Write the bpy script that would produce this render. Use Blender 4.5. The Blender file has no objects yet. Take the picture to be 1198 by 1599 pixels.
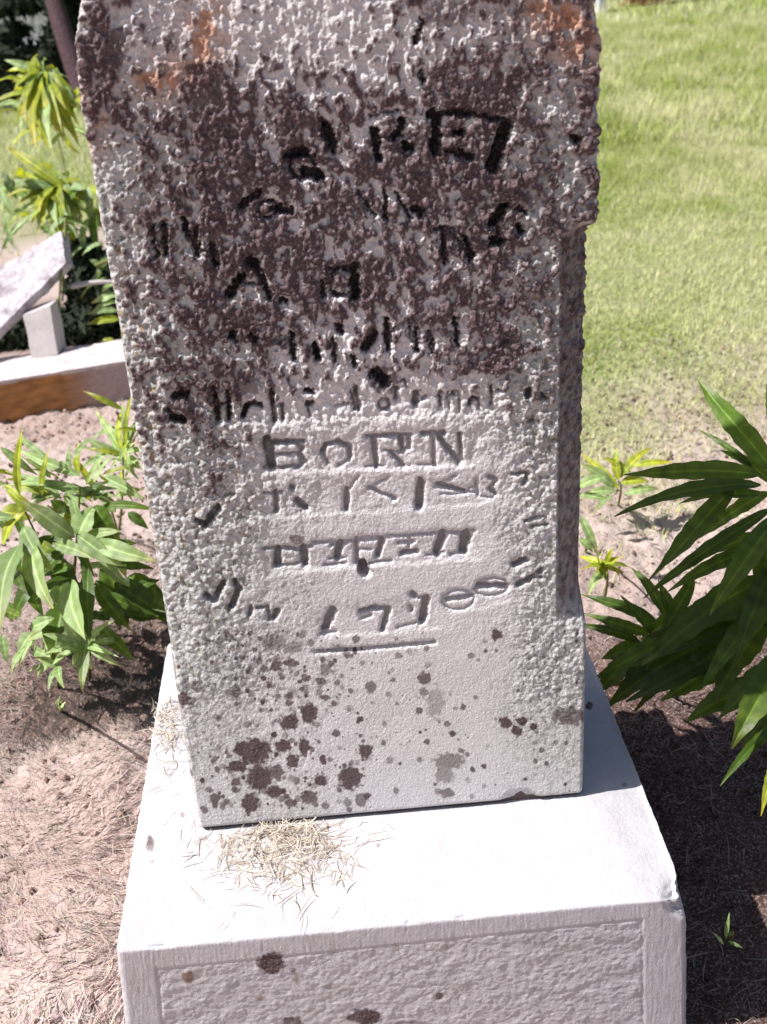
import bpy, math, random
import numpy as np
from mathutils import Vector, Matrix
random.seed(7)
sc = bpy.context.scene
col = sc.collection
RAD = math.radians

# ------------------------------------------------------------------ camera
BASE_H = 0.21
F_PX, PITCH, YAW, ROLL = 1732.338, RAD(28.6139), RAD(-2.5357), RAD(-3.4392)
CAM = np.array([-0.0284, -0.8579, 0.8253 + BASE_H])
LEAN = RAD(4.0)
FW = np.array([-math.sin(YAW)*math.cos(PITCH), math.cos(YAW)*math.cos(PITCH), -math.sin(PITCH)])
_rt = np.array([math.cos(YAW), math.sin(YAW), 0.0])
_up = np.cross(_rt, FW)
RT = _rt*math.cos(ROLL) + _up*math.sin(ROLL)
UP = -_rt*math.sin(ROLL) + _up*math.cos(ROLL)
cam_d = bpy.data.cameras.new('camera')
cam = bpy.data.objects.new('camera', cam_d); col.objects.link(cam)
cam.matrix_world = Matrix(((RT[0], UP[0], -FW[0], CAM[0]), (RT[1], UP[1], -FW[1], CAM[1]), (RT[2], UP[2], -FW[2], CAM[2]), (0, 0, 0, 1)))
cam_d.sensor_fit = 'VERTICAL'; cam_d.sensor_height = 36.0; cam_d.lens = F_PX*36.0/1599.0
cam_d.clip_start = 0.02; cam_d.clip_end = 2000
cam_d.dof.use_dof = True; cam_d.dof.focus_distance = 1.15; cam_d.dof.aperture_fstop = 9.0
sc.camera = cam
sc.render.resolution_x = 767; sc.render.resolution_y = 1024

# ------------------------------------------------------------------ light
SUN_EL, SUN_FRONT = RAD(54), RAD(8)      # sun from the left, a little in front of the stone's face
S = Vector((-math.cos(SUN_EL)*math.cos(SUN_FRONT), -math.cos(SUN_EL)*math.sin(SUN_FRONT), math.sin(SUN_EL)))
sun_d = bpy.data.lights.new('sun', 'SUN'); sun = bpy.data.objects.new('sun', sun_d); col.objects.link(sun)
sun_d.energy = 5.0; sun_d.angle = RAD(0.5); sun_d.color = (1.0, 0.955, 0.93)
sun.rotation_euler = (-S).to_track_quat('-Z', 'Y').to_euler()
w = bpy.data.worlds.new('World'); sc.world = w; w.use_nodes = True
nt = w.node_tree
sky = nt.nodes.new('ShaderNodeTexSky'); sky.sky_type = 'NISHITA'; sky.sun_disc = False
sky.sun_elevation = SUN_EL; sky.sun_rotation = math.atan2(S.x, S.y)
sky.air_density = 1.0; sky.dust_density = 2.5; sky.ozone_density = 1.0
bg = nt.nodes['Background']; bg.inputs['Strength'].default_value = 0.062
nt.links.new(sky.outputs[0], bg.inputs[0])
sc.view_settings.view_transform = 'Standard'; sc.view_settings.look = 'None'
sc.view_settings.exposure = 0.55; sc.view_settings.gamma = 1.0
sc.view_settings.use_curve_mapping = False

# ------------------------------------------------------------------ maths helpers
def proj(P):
    d = P - CAM; wz = d @ FW
    return 599 + F_PX*(d @ RT)/wz, 799.5 - F_PX*(d @ UP)/wz
def ray(px, py): return FW + RT*(px-599)/F_PX - UP*(py-799.5)/F_PX
def on_z(px, py, z=0.0):
    d = ray(px, py); return CAM + d*(z - CAM[2])/d[2]
def at(px, py, wdist): return CAM + ray(px, py)*wdist
def depth_of(P): return float((np.asarray(P) - CAM) @ FW)

_tab = {}
def table(seed):
    if seed not in _tab:
        r = np.random.RandomState(seed); a = r.rand(256, 256)*2*np.pi
        _tab[seed] = (np.cos(a), np.sin(a), r.rand(256, 256), r.rand(256, 256), r.rand(256, 256))
    return _tab[seed]
def gnoise(x, y, seed=0):
    gx, gy = table(seed)[:2]
    xi = np.floor(x).astype(int); yi = np.floor(y).astype(int); fx = x-xi; fy = y-yi
    u = fx*fx*fx*(fx*(fx*6-15)+10); v = fy*fy*fy*(fy*(fy*6-15)+10)
    def g(i, j):
        a = (xi+i) & 255; b = (yi+j) & 255
        return gx[a, b]*(fx-i) + gy[a, b]*(fy-j)
    return ((g(0, 0)*(1-u)+g(1, 0)*u)*(1-v) + (g(0, 1)*(1-u)+g(1, 1)*u)*v)*1.5
def fbm(x, y, octs=4, seed=0, gain=0.5):
    s = 0; a = 1; t = 0
    for o in range(octs):
        s = s + a*gnoise(x*2**o, y*2**o, seed+o); t += a*a; a *= gain
    return s/math.sqrt(t)
def worley(x, y, seed=0):
    _, _, rx, ry, rv = table(seed)
    xi = np.floor(x).astype(int); yi = np.floor(y).astype(int)
    best = np.full(x.shape, 9.0); val = np.zeros(x.shape)
    for i in (-1, 0, 1):
        for j in (-1, 0, 1):
            a = (xi+i) & 255; b = (yi+j) & 255
            d = np.hypot(xi+i+rx[a, b]-x, yi+j+ry[a, b]-y)
            m = d < best; best = np.where(m, d, best); val = np.where(m, rv[a, b], val)
    return best, val
def sstep(a, b, x):
    t = np.clip((x-a)/(b-a), 0, 1); return t*t*(3-2*t)
def rank(n):
    r = np.empty(n.size); r[np.argsort(n, axis=None)] = np.linspace(0, 1, n.size); return r.reshape(n.shape)

# ------------------------------------------------------------------ object helpers
def tag(o, label=None, cat=None, group=None, kind=None):
    if label: o['label'] = label
    if cat: o['category'] = cat
    if group: o['group'] = group
    if kind: o['kind'] = kind
    return o
def empty(name, loc=(0, 0, 0)):
    o = bpy.data.objects.new(name, None); col.objects.link(o); o.location = tuple(loc); o.empty_display_size = .05; return o
def link(name, me, m=None, parent=None, smooth=True):
    o = bpy.data.objects.new(name, me); col.objects.link(o)
    if m is not None and not me.materials: me.materials.append(m)
    if smooth: me.polygons.foreach_set('use_smooth', [True]*len(me.polygons))
    if parent is not None:
        o.parent = parent
        if parent.type == 'EMPTY' and parent.parent is None: o.matrix_parent_inverse = Matrix.Translation(-Vector(parent.location))
    return o
def mesh_np(name, V, Fq=None, Ft=None):
    me = bpy.data.meshes.new(name); V = np.asarray(V, np.float32)
    me.vertices.add(len(V)); me.vertices.foreach_set('co', V.ravel())
    nq = 0 if Fq is None else len(Fq); ntr = 0 if Ft is None else len(Ft)
    loops = np.concatenate(([np.asarray(Fq, np.int32).ravel()] if nq else []) + ([np.asarray(Ft, np.int32).ravel()] if ntr else []))
    me.loops.add(len(loops)); me.loops.foreach_set('vertex_index', loops)
    me.polygons.add(nq+ntr)
    st = np.concatenate([np.arange(nq)*4, nq*4+np.arange(ntr)*3]).astype(np.int32)
    me.polygons.foreach_set('loop_start', st)
    me.update(calc_edges=True); me.validate()
    return me
def grid_faces(nr, nc, off=0, flip=False):
    i = np.arange(nr-1)[:, None]*nc + np.arange(nc-1)[None, :] + off
    q = np.stack([i, i+1, i+nc+1, i+nc], -1).reshape(-1, 4)
    return q[:, ::-1] if flip else q
def vcol(me, name, rgb):
    a = me.attributes.new(name, 'FLOAT_COLOR', 'POINT')
    c = np.ones((len(me.vertices), 4), np.float32); c[:, :3] = rgb; a.data.foreach_set('color', c.ravel())

# ------------------------------------------------------------------ materials
def mat(name, base=(.5, .5, .5), rough=.9, attr=None, noise=(), bump=(), spec=.25, transl=0.0, objvar=0.0, tcol=None, vein=False):
    """noise: (scale, colour, amount, threshold_low, threshold_high)   bump: (scale, strength, distance)"""
    m = bpy.data.materials.new(name); m.use_nodes = True; n = m.node_tree; L = n.links
    b = n.nodes['Principled BSDF']; b.inputs['Roughness'].default_value = rough
    b.inputs['Specular IOR Level'].default_value = spec
    tc = n.nodes.new('ShaderNodeTexCoord'); co = tc.outputs['Object']
    if attr:
        a = n.nodes.new('ShaderNodeAttribute'); a.attribute_name = attr; c = a.outputs['Color']
    else:
        r = n.nodes.new('ShaderNodeRGB'); r.outputs[0].default_value = (*base, 1); c = r.outputs[0]
    for (s, cc, amt, lo, hi) in noise:
        t = n.nodes.new('ShaderNodeTexNoise'); t.inputs['Scale'].default_value = s; t.inputs['Detail'].default_value = 6
        t.inputs['Roughness'].default_value = .65; L.new(co, t.inputs['Vector'])
        mr = n.nodes.new('ShaderNodeMapRange'); mr.inputs['From Min'].default_value = lo; mr.inputs['From Max'].default_value = hi
        mr.inputs['To Max'].default_value = amt; L.new(t.outputs['Fac'], mr.inputs['Value'])
        mx = n.nodes.new('ShaderNodeMix'); mx.data_type = 'RGBA'; L.new(mr.outputs[0], mx.inputs['Factor'])
        L.new(c, mx.inputs['A']); mx.inputs['B'].default_value = (*cc, 1); c = mx.outputs['Result']
    if objvar:
        oi = n.nodes.new('ShaderNodeObjectInfo'); hs = n.nodes.new('ShaderNodeHueSaturation')
        mr = n.nodes.new('ShaderNodeMapRange'); mr.inputs['To Min'].default_value = 1-objvar; mr.inputs['To Max'].default_value = 1+objvar
        L.new(oi.outputs['Random'], mr.inputs['Value']); L.new(mr.outputs[0], hs.inputs['Value']); L.new(c, hs.inputs['Color']); c = hs.outputs[0]
    if vein:
        a = n.nodes.new('ShaderNodeAttribute'); a.attribute_name = 'vein'
        mx = n.nodes.new('ShaderNodeMix'); mx.data_type = 'RGBA'; mx.blend_type = 'MULTIPLY'; mx.inputs['Factor'].default_value = 1
        L.new(c, mx.inputs['A']); L.new(a.outputs['Color'], mx.inputs['B']); c = mx.outputs['Result']
    L.new(c, b.inputs['Base Color'])
    prev = None
    for (s, st, dist) in bump:
        t = n.nodes.new('ShaderNodeTexNoise'); t.inputs['Scale'].default_value = s; t.inputs['Detail'].default_value = 5
        L.new(co, t.inputs['Vector'])
        bu = n.nodes.new('ShaderNodeBump'); bu.inputs['Strength'].default_value = st; bu.inputs['Distance'].default_value = dist
        L.new(t.outputs['Fac'], bu.inputs['Height'])
        if prev: L.new(prev, bu.inputs['Normal'])
        prev = bu.outputs[0]
    if prev: L.new(prev, b.inputs['Normal'])
    if transl:
        tr = n.nodes.new('ShaderNodeBsdfTranslucent'); ms = n.nodes.new('ShaderNodeMixShader'); ms.inputs[0].default_value = transl
        if tcol:
            mx = n.nodes.new('ShaderNodeMix'); mx.data_type = 'RGBA'; mx.blend_type = 'MULTIPLY'; mx.inputs['Factor'].default_value = 1
            L.new(c, mx.inputs['A']); mx.inputs['B'].default_value = (*tcol, 1); L.new(mx.outputs['Result'], tr.inputs[0])
        else: L.new(c, tr.inputs[0])
        L.new(b.outputs[0], ms.inputs[1]); L.new(tr.outputs[0], ms.inputs[2])
        L.new(ms.outputs[0], n.nodes['Material Output'].inputs[0])
    return m
M = {}
M['marble'] = mat('weathered_marble', attr='tint', rough=.93, spec=.1, noise=[(480, (.24, .19, .20), .55, .52, .70), (800, (.80, .78, .79), .35, .56, .72)], bump=[(1100, 1.0, .0010), (420, .8, .0016)])
M['base'] = mat('white_marble', attr='tint', rough=.9, spec=.12, noise=[(340, (.44, .40, .42), .6, .52, .70), (26, (.47, .45, .46), .6, .48, .68), (700, (.72, .71, .73), .4, .55, .7)], bump=[(900, .9, .0008), (200, .5, .0012)])
M['joint'] = mat('joint_mortar', (.13, .095, .085), bump=[(400, .5, .001)])
M['soil'] = mat('dry_soil', attr='tint', rough=1, spec=.05, noise=[(90, (.20, .10, .08), .75, .55, .72), (300, (.58, .46, .44), .7, .5, .7)], bump=[(220, .9, .004), (700, .6, .0015)])
M['straw'] = mat('dry_straw', attr='tint', rough=.8, spec=.2, transl=.15)
M['grass'] = mat('lawn_grass', attr='tint', rough=.6, spec=.3, transl=.35)
M['leaf'] = mat('pale_green_leaf', vein=True, base= (.25, .37, .15), rough=.52, spec=.42, noise=[(60, (.42, .52, .33), .6, .45, .7)], transl=.3, objvar=.25, bump=[(120, .4, .002)], tcol=(1.4, 1.3, .5))
M['leaf_yellow'] = mat('yellow_green_leaf', vein=True, base= (.36, .42, .04), rough=.45, spec=.4, noise=[(40, (.16, .24, .06), .7, .45, .65)], transl=.35, objvar=.25, tcol=(1.3, 1.2, .5))
M['leaf_dark'] = mat('dark_green_leaf', vein=True, base= (.070, .135, .016), rough=.45, spec=.4, noise=[(50, (.13, .20, .04), .7, .45, .7)], transl=.32, objvar=.3, bump=[(150, .4, .002)], tcol=(1.6, 1.5, .6))
M['rib'] = mat('leaf_midrib', (.25, .32, .12), rough=.6)
M['stem'] = mat('plant_stem', (.16, .18, .05), rough=.7, noise=[(60, (.20, .10, .06), .6, .5, .7)])
M['white_stone'] = mat('rough_white_stone', (.55, .52, .55), noise=[(16, (.26, .22, .24), .9, .48, .62), (60, (.36, .32, .34), .9, .5, .66)], bump=[(50, .8, .01), (200, .6, .003)])
M['pale_stone'] = mat('smooth_pale_stone', (.50, .46, .46), noise=[(120, (.36, .30, .29), .6, .5, .7)], bump=[(300, .4, .001)])
M['rust_stone'] = mat('rust_stained_stone', attr='tint', noise=[(90, (.36, .17, .08), .5, .5, .7)], bump=[(140, .8, .004)])
M['bark'] = mat('dark_bark', (.07, .04, .05), noise=[(40, (.14, .09, .10), .7, .5, .7)], bump=[(60, .9, .01)])
M['needle'] = mat('dark_evergreen', (.018, .028, .014), rough=.8, transl=.1, objvar=.3)
M['red_stone'] = mat('red_granite', (.22, .09, .06), rough=.6, noise=[(80, (.10, .05, .05), .7, .5, .6)])
M['far_stone'] = mat('far_pale_stone', (.60, .60, .62), noise=[(9, (.32, .32, .36), .9, .48, .6)], bump=[(20, .6, .02)])

# ------------------------------------------------------------------ ground
def spaced(lo, hi, a, b, step, n_out):
    mid = np.arange(a, b+1e-9, step)
    left = a - np.geomspace(step*1.5, a-lo, n_out)[::-1]; right = b + np.geomspace(step*1.5, hi-b, n_out)
    return np.concatenate([left, mid, right])
gx = spaced(-300, 300, -1.0, 1.1, .006, 60); gy = spaced(-60, 500, -.45, 1.9, .006, 60)
GX, GY = np.meshgrid(gx, gy)
def lawn_edge(x, y):   # 1 where lawn grows, 0 on the dry bed
    e = .98 + .12*fbm(x*2.2+9, y*0+3, 3, 31) + .40*sstep(.6, 1.05, x) + 2.4*sstep(.2, -.5, x)
    return sstep(-.3, .75, y - e + .22*fbm(x*5, y*5, 3, 33))
def ground_z(x, y):
    near = np.exp(-np.maximum(0, np.hypot(x, y-.5)-1.6))
    z = (.010*fbm(x*6, y*6, 3, 41) + .006*fbm(x*30, y*30, 3, 44) + .0055*fbm(x*80, y*80, 2, 47))*near
    # soil heaped against the base's left side, hollow at lower left
    z = z + .05*np.exp(-((x+.36)/.10)**2)*sstep(-.6, -.1, y)*sstep(.9, .3, y)
    z = z - .03*np.exp(-(((x+.44)/.05)**2+((y+.30)/.03)**2))
    z = z - .045*np.exp(-(((x+.36)/.09)**2+((y-.60)/.09)**2))
    far = np.hypot(x, y)
    return z + .25*np.sin(far/37.)*sstep(20, 60, far)
GZ = ground_z(GX, GY)
V = np.stack([GX, GY, GZ], -1).reshape(-1, 3)
me = mesh_np('ground', V, grid_faces(*GX.shape))
lw = lawn_edge(GX, GY)[..., None]
soil = np.array([.50, .42, .385]); soil2 = np.array([.36, .275, .24]); green = np.array([.23, .28, .11]); shade_dk = np.array([.048, .021, .015])
mix = np.clip(.5+.8*fbm(GX*4, GY*4, 3, 51), 0, 1)[..., None]
c = soil*mix + soil2*(1-mix)
shade_mask = (sstep(.25, .30, GX)*sstep(.70, .50, GY+.06*fbm(GX*9, GY*9, 2, 57))*sstep(.80, .58, GX+.05*fbm(GX*9+4, GY*9, 2, 59)))  # shade of stone and right plant painted into the soil colour
shade_mask = shade_mask+sstep(-.30,-.36,GX)*sstep(-.62,-.55,GX)*sstep(.36,.46,GY)*sstep(.80,.68,GY)*1.0+sstep(2.05,2.15,GY)*sstep(2.7,2.5,GY)*sstep(-1.2,-1.0,GX)*sstep(-.1,-.2,GX)  # likewise painted shade beside the left plant and behind the fallen slab
shade_mask = np.clip(shade_mask,0,1)[..., None]*.92
shade_rgb = np.where((GX < 0)[..., None], np.array([.11, .07, .055]), shade_dk)
c = c*(1-shade_mask) + shade_rgb*shade_mask
warm = (sstep(-.25, -.5, GX)*sstep(-.05, -.3, GY))[..., None]*.5
c = c*(1-warm)+np.array([.44, .27, .20])*warm
c = c*(1-lw) + green*lw
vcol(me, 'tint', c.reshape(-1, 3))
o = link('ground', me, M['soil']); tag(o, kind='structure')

# ------------------------------------------------------------------ strands (straw, roots, blades)
def ribbons(name, P0, direc, length, width, curl, lift, colr, material, segs=4, up=False, seed=1):
    r = np.random.RandomState(seed); n = len(P0)
    t = np.linspace(0, 1, segs+1)
    side = np.cross(direc, [0, 0, 1.0]); side /= np.linalg.norm(side, axis=1)[:, None]+1e-9
    V = np.zeros((n, segs+1, 2, 3))
    for k, tt in enumerate(t):
        s = direc*(length*(tt-(0 if up else .5)))[:, None]
        if up:   # blade rises, then bends over towards direc
            s = np.stack([direc[:, 0]*length*curl*tt*tt, direc[:, 1]*length*curl*tt*tt, length*(tt-.35*np.abs(curl)*tt*tt)], -1)
        else:
            s = s + side*(curl*length*(tt-.5)**2)[:, None] + np.array([0, 0, 1.0])*(lift*(tt-.5)**2*4*np.sign(lift)**0)[:, None]
        wv = width*(1-.92*tt if up else (1-.6*abs(tt-.5)*2))
        tw = side if up else (side*.8+np.array([0, 0, .35]))
        V[:, k, 0] = P0 + s - tw*(wv*.5)[:, None]; V[:, k, 1] = P0 + s + tw*(wv*.5)[:, None]
    base = (np.arange(n)*(segs+1)*2)[:, None, None]
    q = np.array([[2*k, 2*k+1, 2*k+3, 2*k+2] for k in range(segs)])[None]
    F = (base + q).reshape(-1, 4)
    me = mesh_np(name, V.reshape(-1, 3), F)
    vcol(me, 'tint', np.repeat(colr, (segs+1)*2, axis=0))
    return link(name, me, material)
def in_base(x, y, m=0.0): return (np.abs(x) < .275+m) & (y > -.16-m) & (y < .37+m)
r = np.random.RandomState(3)
def straw(name, n, xr, yr, lr, wr, label, seed, zoff=.004, dark=0.0, keep=None, flow=None, tone=None):
    r = np.random.RandomState(seed)
    x = r.uniform(*xr, n); y = r.uniform(*yr, n)
    k = ~in_base(x, y, .005) & (lawn_edge(x, y) < r.rand(n)*1.2)
    if keep is not None: k &= keep(x, y, r)
    x, y = x[k], y[k]; n = len(x)
    a = r.uniform(0, 2*np.pi, n) if flow is None else flow(x, y)+r.normal(0, .55, n)
    d = np.stack([np.cos(a), np.sin(a), r.normal(0, .12, n)], -1)
    L = r.uniform(*lr, n)*r.uniform(.5, 1, n)
    c = np.array([.60, .49, .44])*r.uniform(.55, 1.35, n)[:, None]*(1+r.normal(0, .06, (n, 3)))
    c = c*(1-dark)
    if tone is not None: c = c*tone(x, y)[:, None]
    P = np.stack([x, y, ground_z(x, y)+zoff*r.uniform(.3, 1.6, n)], -1)
    o = ribbons(name, P, d, L, r.uniform(*wr, n), r.normal(0, .5, n), r.uniform(-.004, .006, n), c, M['straw'], seed=seed)
    return tag(o, label, 'straw', kind='stuff')
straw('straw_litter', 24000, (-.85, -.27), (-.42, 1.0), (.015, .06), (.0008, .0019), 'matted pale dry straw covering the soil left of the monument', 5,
      flow=lambda x, y: 1.2*gnoise(x*3, y*3, 77)*2+np.where(y < -.05, .9, .1), tone=lambda x, y: 1-.8*(x > -.52)*(y > .40)*(y < .74))  # tone paints the left plant's shade into the straw
straw('straw_litter', 9000, (.27, 1.0), (-.3, 1.9), (.012, .05), (.0007, .0016), 'scattered dry stalks and roots on the soil right of the monument', 6, dark=.1, tone=lambda x, y: 1-.45*(x < .55)*(y < .42)*1.0)  # tone paints the stone's shade into the straw
straw('straw_litter', 2500, (-.9, .3), (.9, 1.9), (.012, .05), (.0008, .0016), 'thin dry litter on the soil behind the monument', 8)

# crumbs of soil
def crumbs(n, xr, yr, seed):
    r = np.random.RandomState(seed); x = r.uniform(*xr, n); y = r.uniform(*yr, n)
    k = ~in_base(x, y, .01); x, y = x[k], y[k]; n = len(x)
    ico = np.array([[1, 0, 0], [-1, 0, 0], [0, 1, 0], [0, -1, 0], [0, 0, 1], [0, 0, -1]], float)
    f = np.array([[0, 2, 4], [2, 1, 4], [1, 3, 4], [3, 0, 4], [2, 0, 5], [1, 2, 5], [3, 1, 5], [0, 3, 5]])
    s = (r.rand(n)**3*.006+.0012)
    V = ico[None]*r.uniform(.5, 1.4, (n, 6, 1))*s[:, None, None] + np.stack([x, y, ground_z(x, y)+.002], -1)[:, None]
    me = mesh_np('soil_crumbs', V.reshape(-1, 3), None, (f[None]+(np.arange(n)*6)[:, None, None]).reshape(-1, 3))
    c = np.array([.27, .18, .15])*r.uniform(.3, 1.4, n)[:, None]*np.where((x > .27) & (y < .6), .35, 1)[:, None]  # crumbs right of the base coloured darker to carry the stone's shade
    vcol(me, 'tint', np.repeat(c, 6, axis=0))
    return link('soil_crumbs', me, M['soil'], smooth=False)
o = crumbs(9000, (-.9, 1.0), (-.42, 1.9), 12); tag(o, 'small brown crumbs of soil and bark strewn over the dry bed', 'soil', kind='stuff')

# lawn
def lawn(n, rr, ang, hr, wr, seed):
    r = np.random.RandomState(seed)
    d = np.sqrt(r.uniform(rr[0]**2, rr[1]**2, n)); a = r.uniform(*ang, n)
    x = CAM[0]+d*np.sin(a); y = CAM[1]+d*np.cos(a)
    k = lawn_edge(x, y)**.7 > r.rand(n); x, y, d = x[k], y[k], d[k]; n = len(x)
    az = r.uniform(0, 2*np.pi, n); h = r.uniform(*hr, n)*(1+.35*fbm(x*1.7, y*1.7, 2, 61))*(.55+.45*sstep(2.6, 4.5, y))
    patch = fbm(x*1.3+4, y*1.0, 3, 63)+.5*fbm(x*5, y*4, 2, 66)
    t = np.clip(.5+1.3*patch, 0, 1)[:, None]
    g1 = np.array([.62, .63, .33]); g2 = np.array([.37, .44, .11])
    c = (g1*t+g2*(1-t))*r.uniform(.7, 1.3, n)[:, None]
    dry = (r.rand(n) < .10+.12*(patch > .3)); c[dry] = np.array([.68, .62, .48])*r.uniform(.7, 1.2, dry.sum())[:, None]
    P = np.stack([x, y, ground_z(x, y)-.003], -1)
    return ribbons('lawn_grass', P, np.stack([np.cos(az), np.sin(az), 0*az], -1), h, r.uniform(*wr, n), r.uniform(.1, 1.1, n), None, c, M['grass'], segs=2, up=True, seed=seed)
for i, a in enumerate([(130000, (1.6, 5.6), (.08, .50), (.02, .055), (.002, .0042), 71), (75000, (5.4, 11), (.05, .50), (.05, .10), (.004, .008), 72),
                       (60000, (10.8, 32), (-.05, .50), (.07, .13), (.009, .02), 73), (45000, (4.0, 16), (-.45, -.12), (.05, .10), (.004, .009), 74)]):
    o = lawn(*a)
    tag(o, ['short sunlit grass of the lawn just behind the dry bed at right', 'mown lawn grass in the middle distance at right', 'far lawn grass at the top of the view', 'lawn grass far off on the left behind the leafy shoots'][i], 'grass', kind='stuff')

# ------------------------------------------------------------------ gravestone
ston = empty('gravestone', (0, 0, BASE_H))
tag(ston, 'tall weathered marble gravestone with worn carved lettering and dark lichen on the white base', 'gravestone')
W2, ZS, DEPTH = .2, .705, .19
JOINT = .005
Yl = math.tan(LEAN)
def half_width(z):
    t = np.clip((z-ZS)/.2, 0, .995); return W2*np.sqrt(1-t*t)
zs = np.concatenate([np.linspace(0, .80, 930), np.linspace(.80, .903, 50)[1:]])
ss = np.linspace(-1, 1, 500)
SS, ZZ = np.meshgrid(ss, zs)
HW = half_width(ZZ); XX = SS*HW
Pw = np.stack([XX, ZZ*math.sin(LEAN), ZZ*math.cos(LEAN)+BASE_H+JOINT], -1)
PX, PY = proj(Pw)
def field(rows, xs=(150, 250, 350, 450, 550, 650, 750, 850), y0=50, dy=100):
    T = np.array(rows, float); fx = np.clip((PX-xs[0])/100, 0, 6.999); fy = np.clip((PY-y0)/dy, 0, len(T)-1.001)
    # warp a little so that the coarse table leaves no grid pattern
    fx = np.clip(fx+.35*fbm(PX/90, PY/90, 2, 81), 0, 6.999); fy = np.clip(fy+.35*fbm(PX/90, PY/90, 2, 84), 0, len(T)-1.001)
    i = fx.astype(int); j = fy.astype(int); u = fx-i; v = fy-j; u = u*u*(3-2*u); v = v*v*(3-2*v)
    return (T[j, i]*(1-u)+T[j, i+1]*u)*(1-v)+(T[j+1, i]*(1-u)+T[j+1, i+1]*u)*v
Dk = field([[.22, .22, .12, .14, .14, .20, .28, .22], [.32, .32, .52, .38, .35, .42, .70, .28], [.20, .35, .66, .62, .45, .62, .75, .25],
            [.15, .35, .58, .72, .50, .45, .66, .30], [.10, .36, .55, .62, .52, .54, .44, .28], [.10, .30, .46, .34, .24, .24, .46, .20],
            [.10, .38, .42, .12, .10, .08, .22, .18], [.08, .15, .28, .08, .05, .03, .04, .08], [.05, .10, .12, .06, .03, .01, .02, .05],
            [.05, .05, .06, .12, .02, .0, .0, .05], [.08, .10, .12, .18, .02, .0, .0, .06], [.10, .22, .15, .28, .08, .01, .02, .06],
            [.1, .16, .14, .25, .12, .01, .02, .03], [.1, .1, .1, .1, .1, .0, .0, .0]])
Rg = field([[.8, .7, .5, .5, .5, .7, .8, .9], [.8, .8, .9, .9, .8, .8, .9, 1], [.5, .8, 1, 1, 1, 1, 1, 1], [.45, .9, 1, 1, 1, 1, 1, 1],
            [.5, .8, 1, 1, 1, 1, .9, 1], [.5, .8, .9, .8, .8, .8, .8, 1], [.4, .8, .8, .5, .4, .3, .5, .9], [.35, .6, .75, .35, .2, .15, .15, .6],
            [.3, .5, .5, .2, .1, .07, .1, .4], [.3, .4, .3, .15, .08, .05, .08, .4], [.3, .3, .25, .15, .06, .04, .05, .35],
            [.25, .2, .15, .15, .06, .04, .04, .12], [.2, .15, .1, .1, .05, .04, .04, .08], [.1]*8])
Cr = field([[.3, .2, .1, 0, 0, .1, .2, .5], [.5, .4, .2, .1, .1, .1, .2, .7], [.8, .7, .2, .1, 0, 0, .3, .9], [.9, .7, .2, 0, 0, 0, .3, .9],
            [1, .85, .4, .1, 0, 0, .3, 1], [1, .9, .4, .1, 0, 0, .2, 1], [1, .85, .5, .1, 0, 0, .2, .9], [1, .9, .7, .2, 0, 0, 0, .6],
            [1, 1, .7, .2, 0, 0, 0, .5], [1, .9, .7, .2, 0, 0, 0, .5], [.9, .8, .6, .1, 0, 0, 0, .6], [.5, .5, .3, 0, 0, 0, 0, .35],
            [.2, .2, .1, 0, 0, 0, 0, .2], [.1]*8])
mmx, mmz = XX*1000, ZZ*1000
n1 = fbm(mmx/13, mmz/15, 3, 101)
streak = np.maximum(0, fbm(mmx/6.5+.15*n1, mmz/17, 3, 111)-.02)
pd, pv = worley(mmx/7.5+.35*gnoise(mmx/9, mmz/9, 5), mmz/7.5+.35*gnoise(mmx/9+40, mmz/9, 5), 121)
pd2, pv2 = worley(mmx/3.8, mmz/3.8, 125)
peb = np.clip(1-pd*1.35, -.3, 1)*(.4+.9*pv); peb2 = np.clip(1-pd2*1.3, -.2, 1)*(.3+pv2)
knob = np.clip(1-worley(mmx/11+.4*n1, mmz/15, 131)[0]*1.9, 0, 1)
fine = fbm(mmx/3.2, mmz/3.6, 3, 141)
top = sstep(720, 560, PY+.12*(PX-560))
h = 1.12*Rg*(1.7*n1 + 2.1*streak*top*(1-.6*Cr) + 2.3*peb*np.clip(Cr+.25+.30*top, 0, 1) + 1.1*peb2*np.clip(Cr+.3+.35*top, 0, 1) + 1.8*knob*top + .55*fine)*1.45
h = h + .10*fine + .25*fbm(mmx/60, mmz/60, 3, 151)
# chamfered corners with stops, seen left and right of the lettering
C_W = .031
def chamf(lo_px, hi_px): return sstep(hi_px, hi_px-45, PY)*sstep(lo_px-8, lo_px+18, PY)
cR = sstep(342, 372, PY+.15*(PX-915))*sstep(985, 925, PY)*(SS > 0)
cL = sstep(392, 470, PY-.25*(PX-190))*sstep(1085, 1000, PY)*(SS < 0)
ch = np.maximum(0, np.abs(XX)-(W2-C_W))*(cR*1.15+cL*.22)*1000
# crust bulging over the upper right edge
crust = sstep(392, 300, PY+6*n1)*sstep(120, 220, PY)*sstep(.86, .97, SS)*3.5 + sstep(-.93, -1.0, SS)*0
h = h + crust*(.6+.6*n1)
# arch moulding near the shoulders
ang = np.hypot(XX, np.maximum(ZZ-ZS+.03, 0)); mould = sstep(.186, .190, ang)*(ZZ > ZS-.03) - .0
h = h + mould*1.6
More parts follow.
